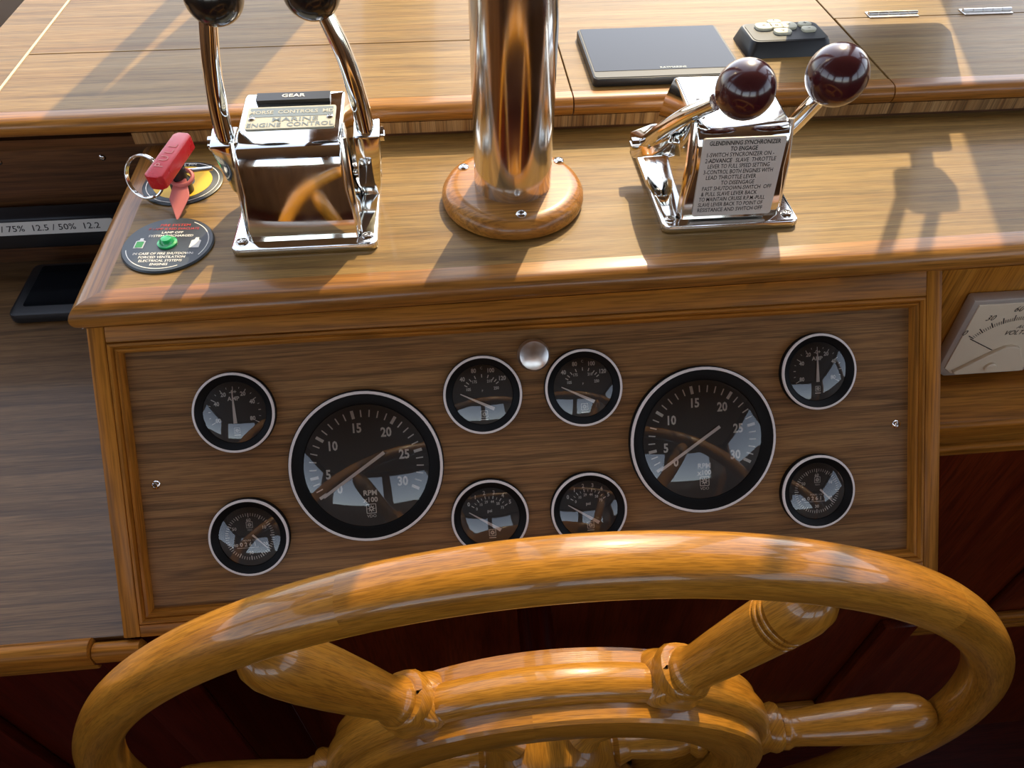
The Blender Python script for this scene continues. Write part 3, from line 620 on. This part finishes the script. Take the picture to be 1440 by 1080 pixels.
b = BM(); poly(b, rrect(-.0350, .0350, -.0185, .0190, .006), .0138, .0142); obj('key_field', b, 'rubber_grey', kp)
for x, y, sx, sy, s in ((-.0165, .0085, .0075, .0065, '<'), (-.0055, .0085, .0060, .0050, 'o'), (.0055, .0090, .0070, .0065, '>'), (-.0035, -.0035, .0075, .0050, 'v'), (-.0045, .0178, .0062, .0036, '^'), (.0205, .0105, .0058, .0042, '+'), (.0205, -.0005, .0062, .0045, '-')):
    x, y, sx, sy = x*1.12, y*1.0, sx*1.12, sy*1.10
    b = BM(); poly(b, rrect(x-sx, x+sx, y-sy, y+sy, min(sx, sy)*.8), .0140, .0168, bev=.0008); kb = obj('button', b, 'button_cream', kp)
    b = BM(); text(b, s, .007, x, y, .0170, bold=.02); obj('symbol', b, 'print_black', kb, smooth=False)

# ------------------------------------------------------------------ volt meter on the right
vm = thing('volt_meter', 'cream AC volt meter beside the instrument panel above the teak ledge', 'meter', (.4080, .018, -.045), (PI/2, 0, 0))
mp = [(-.0520, .0410), (.0520, .0410), (.0535, -.0300), (.0330, -.0480), (-.0390, -.0480), (-.0480, -.0400)]
def scl(k): return [(x*k, y*k) for x, y in mp]
b = BM(); poly(b, scl(1), 0, .0110, bev=.0022); obj('case', b, 'meter_case', vm)
b = BM(); poly(b, scl(.90), .0108, .0120, bev=.0004, seg=1); obj('dial_face', b, 'meter_cream', vm)
b = BM(); cx, cy = 0, -.022
for i in range(51):
    a = 148 - 116*i/50; tick(b, .040, .044 if i % 5 else .047, a, .0005 if i % 5 else .0009, .0122, cx, cy)
for i in range(6): q = pol(.0535, 148-116*i/5, cx, cy); text(b, str(30*i), .0085, q[0], q[1], .0122, shear=.3, sx=.9)
text(b, 'AC', .0055, .002, .0100, .0122, shear=.3); text(b, 'VOLTS', .0072, 0, .0035, .0122, shear=.3, bold=.01, sx=.9)
tick(b, .012, .043, 150, .0008, .0124, cx, cy); obj('dial_markings', b, 'print_black', vm, smooth=False)
b = BM(); cv = [(-.0330, -.0415), (.0290, -.0415), (.0230, -.0300), (.0120, -.0130), (.0050, -.0105), (-.0020, -.0112), (-.0140, -.0200), (-.0360, -.0390)]
poly(b, cv, .0118, .0155, bev=.0006, seg=1); obj('lower_cover', b, 'meter_cream', vm)
b = BM(); lathe(b, [(.0050, .0155), (.0050, .0175), (.0040, .0182), (0, .0182)], 24, Matrix.Translation((-.006, -.0330, 0))); box(b, -.010, -.002, -.0334, -.0326, .0176, .0184); obj('zero_screw', b, 'meter_cream', vm)

# ------------------------------------------------------------------ folding display under the upper dash, left
fd = thing('folding_display', 'black folding display with a white battery voltage strip under the dash', 'display', (-.4300, .2600, ZC))
b = BM(); poly(b, rrect(-.098, .095, -.036, .052, .008), .0005, .0130, bev=.003); obj('screen_frame', b, 'black_plastic', fd)
b = BM(); poly(b, rrect(-.086, .086, -.022, .046, .003), .0130, .0136); obj('screen', b, 'black_gloss', fd, smooth=False)
b = BM(); box(b, -.22, .020, .040, .072, .040, .078, .006, 3); obj('hood', b, 'black_plastic', fd)
for x in (-.20, .005):
    b = BM(); box(b, x-.008, x+.008, .046, .066, 0, .045, .002); obj('hinge_arm', b, 'black_plastic', fd)
sM = Matrix.Translation((-.100, .0390, .0695)) @ Matrix.Rotation(math.radians(72), 4, 'X')
b = BM(); poly(b, rrect(-.118, .114, -.0070, .0070, .002), -.0002, .0006, sM); s_ = obj('label_strip', b, 'strip_white', fd, smooth=False)
b = BM(); text(b, '100% 12.84 / 75%  12.5 / 50%  12.2', .0092, .100, -.0002, .0008, align='RIGHT', sx=1.2, bold=.008); bmesh.ops.transform(b, matrix=sM, verts=b.verts[:]); obj('strip_lettering', b, 'print_black', s_, smooth=False)

# ------------------------------------------------------------------ unseen monitor, mount and arms added to cast shadows on the dash
hd = thing('shadow_monitor', 'unseen black monitor on two roof arms, added to cast shadows on the dash', 'monitor', (.395, .360, .108))
b = BM(); box(b, -.090, .076, -.012, .014, 0, .150, .006); obj('case', b, 'black_plastic', hd)
b = BM(); box(b, -.080, .066, -.0128, -.0120, .012, .138); obj('screen', b, 'black_gloss', hd, smooth=False)
b = BM(); box(b, .026, .072, -.020, .016, .196, .238, .008); tube(b, [(.049, 0, .148), (.049, -.002, .205)], .010, 12); obj('mount', b, 'black_plastic', hd)
for x0, x1 in ((.034, -.335), (.064, -.295)):
    b = BM(); tube(b, [(x0, .004, .22), (x1, -.270, 1.012)], .0055, 10); obj('arm', b, 'steel', hd)

# ------------------------------------------------------------------ steering wheel
TH = math.radians(-2.5)
wh = thing('steering_wheel', 'varnished teak ship steering wheel with outer rim and turned handles', 'steering wheel', (-.0020, -.2215, -.2632), (PI/2 - TH, 0, math.radians(-.6)))
# local: x right, y up in the wheel plane, z towards the helmsman
RW, RA, RB = .33, .0152, .0155
def ring_seg(bm, sec, a0, a1, n, R=0.0, vk=1.0):
    """closed section [(radius, z)] swept about the wheel axis, with uv = (arc length, section length)"""
    L = bm.loops.layers.uv.verify(); rings = []; m = len(sec); acc = [0]
    for i in range(m): p, q = sec[i], sec[(i+1) % m]; acc.append(acc[-1] + math.hypot(p[0]-q[0], p[1]-q[1]))
    for i in range(n+1):
        t = a0 + (a1-a0)*i/n; rings.append([bm.verts.new((r*math.cos(t), r*math.sin(t), z)) for r, z in sec])
    r0 = sec[0][0]
    for i in range(n):
        for k in range(m):
            f = bm.faces.new((rings[i][k], rings[i][(k+1) % m], rings[i+1][(k+1) % m], rings[i+1][k]))
            for lp, (ii, kk) in zip(f.loops, ((i, k), (i, k+1), (i+1, k+1), (i+1, k))): lp[L].uv = (r0*(a1-a0)*ii/n, acc[kk])
    bm.faces.new(rings[0]); bm.faces.new(rings[-1])
sec = []
for i in range(28):
    t = 2*PI*i/28; c, s = math.cos(t), math.sin(t); e = .82
    sec.append((RW + RA*math.copysign(abs(c)**e, c), RB*math.copysign(abs(s)**e, s)))
SP0 = math.radians(64.0)
for k in range(6):
    b = BM(); a0 = SP0 + math.radians(-14 + 60*k); ring_seg(b, sec, a0, a0 + PI/3, 30); obj('rim_segment', b, 'wheel_wood', wh, angle=50)
# felloe: rounded outer band between the handle collars, stepped facing ring towards the helmsman
band = [(.138, -.018), (.166, -.020), (.1705, -.0185), (.1712, -.0110), (.1732, -.0095), (.1755, -.0050), (.1762, .0015), (.1745, .0078), (.1705, .0115), (.1660, .0130), (.138, .0130)]
face = [(.128, .0128), (.1655, .0128), (.1655, .0225), (.1638, .0248), (.1580, .0264), (.1370, .0264), (.1305, .0238), (.1280, .0185)]
back = [(.128, -.0178), (.1600, -.0178), (.1600, -.0250), (.1290, -.0250)]
for k in range(6):
    a0 = SP0 + math.radians(60*k)
    b = BM(); ring_seg(b, band, a0+math.radians(4), a0+math.radians(56), 20); obj('felloe_band', b, 'wheel_wood', wh, angle=40)
    b = BM(); ring_seg(b, face, a0+math.radians(33), a0+math.radians(93), 22); obj('facing_ring', b, 'wheel_wood', wh, angle=30)
b = BM(); ring_seg(b, back, 0, 2*PI, 90); obj('backing_ring', b, 'wheel_wood', wh, angle=30)
hand = [(0, .150), (.0135, .150), (.0140, .186), (.0155, .189), (.0160, .192), (.0150, .1945), (.0138, .197), (.0142, .205), (.0160, .225), (.0178, .250), (.0187, .270), (.0187, .285), (.0178, .297), (.0150, .306), (.0100, .3125), (.0045, .3155), (0, .316)]
king = [(0, .150), (.0135, .150), (.0140, .186), (.0155, .189), (.0160, .192), (.0150, .1945), (.0138, .197), (.0140, .205), (.0152, .225), (.0163, .250), (.0168, .268)]
for z in (.270, .2745, .279): king += [(.0168, z), (.0148, z+.0005), (.0148, z+.0018), (.0171, z+.0025), (.0171, z+.0038)]
king += [(.0172, .285), (.0170, .294), (.0150, .304), (.0105, .3115), (.005, .315), (0, .316)]
inner = [(0, .044), (.0115, .044), (.0115, .052), (.0150, .056), (.0125, .062), (.0108, .066), (.0125, .082), (.0140, .096), (.0125, .108), (.0105, .113), (.0150, .118), (.0150, .123), (.0115, .1275), (.0115, .134), (0, .134)]
for k in range(6):
    a = SP0 + math.radians(60*k); Mx = Matrix.Rotation(a, 4, 'Z') @ Matrix.Rotation(PI/2, 4, 'Y') @ Matrix.Rotation(PI/2, 4, 'Z')
    b = BM(); lathe(b, king if k == 0 else hand, 36, Mx, uv=.11); obj('handle', b, 'wheel_wood', wh, angle=40)
    b = BM(); lathe(b, inner, 28, Mx, uv=.08); obj('spoke', b, 'wheel_wood', wh, angle=40)
    # saddle collar: flared block that straddles the felloe
    b = BM(); L = b.loops.layers.uv.verify(); rows = []
    for r, hx, hz0, hz1 in ((.160, .0245, -.0215, .0165), (.172, .0225, -.0210, .0160), (.1785, .0190, -.0195, .0150), (.1845, .0205, -.0205, .0165), (.1875, .0195, -.0195, .0155), (.1890, .0165, -.0165, .0130)):
        pts = rrect(-hx, hx, hz0, hz1, min(hx, .012 if r < .178 else .016), 4); rows.append([b.verts.new((r - .0030*(abs(x)/hx)**2 if .165 < r < .186 else r, x, z)) for x, z in pts])
    n = len(rows[0])
    for p_, q_ in zip(rows, rows[1:]):
        for i in range(n):
            f = b.faces.new((p_[i], p_[(i+1) % n], q_[(i+1) % n], q_[i]))
            for lp in f.loops: lp[L].uv = (lp.vert.co.y, lp.vert.co.z + lp.vert.co.x)
    b.faces.new(rows[0]); b.faces.new(rows[-1]); bmesh.ops.transform(b, matrix=Matrix.Rotation(a, 4, 'Z'), verts=b.verts[:]); obj('collar', b, 'wheel_wood', wh, angle=45)
b = BM(); lathe(b, [(0, -.026), (.050, -.026), (.052, -.020), (.052, .016), (.048, .022), (.040, .024), (0, .024)], 56, uv=.3); obj('hub', b, 'wheel_wood', wh)
b = BM(); lathe(b, [(.0445, .0225), (.0445, .0275), (.042, .029), (.020, .030), (.018, .036), (.013, .040), (0, .041)], 56); obj('hub_plate', b, 'shaft_steel', wh)
b = BM(); lathe(b, [(.020, -.188), (.016, -.180), (.016, -.024)], 28); obj('shaft', b, 'mahogany_z', wh)
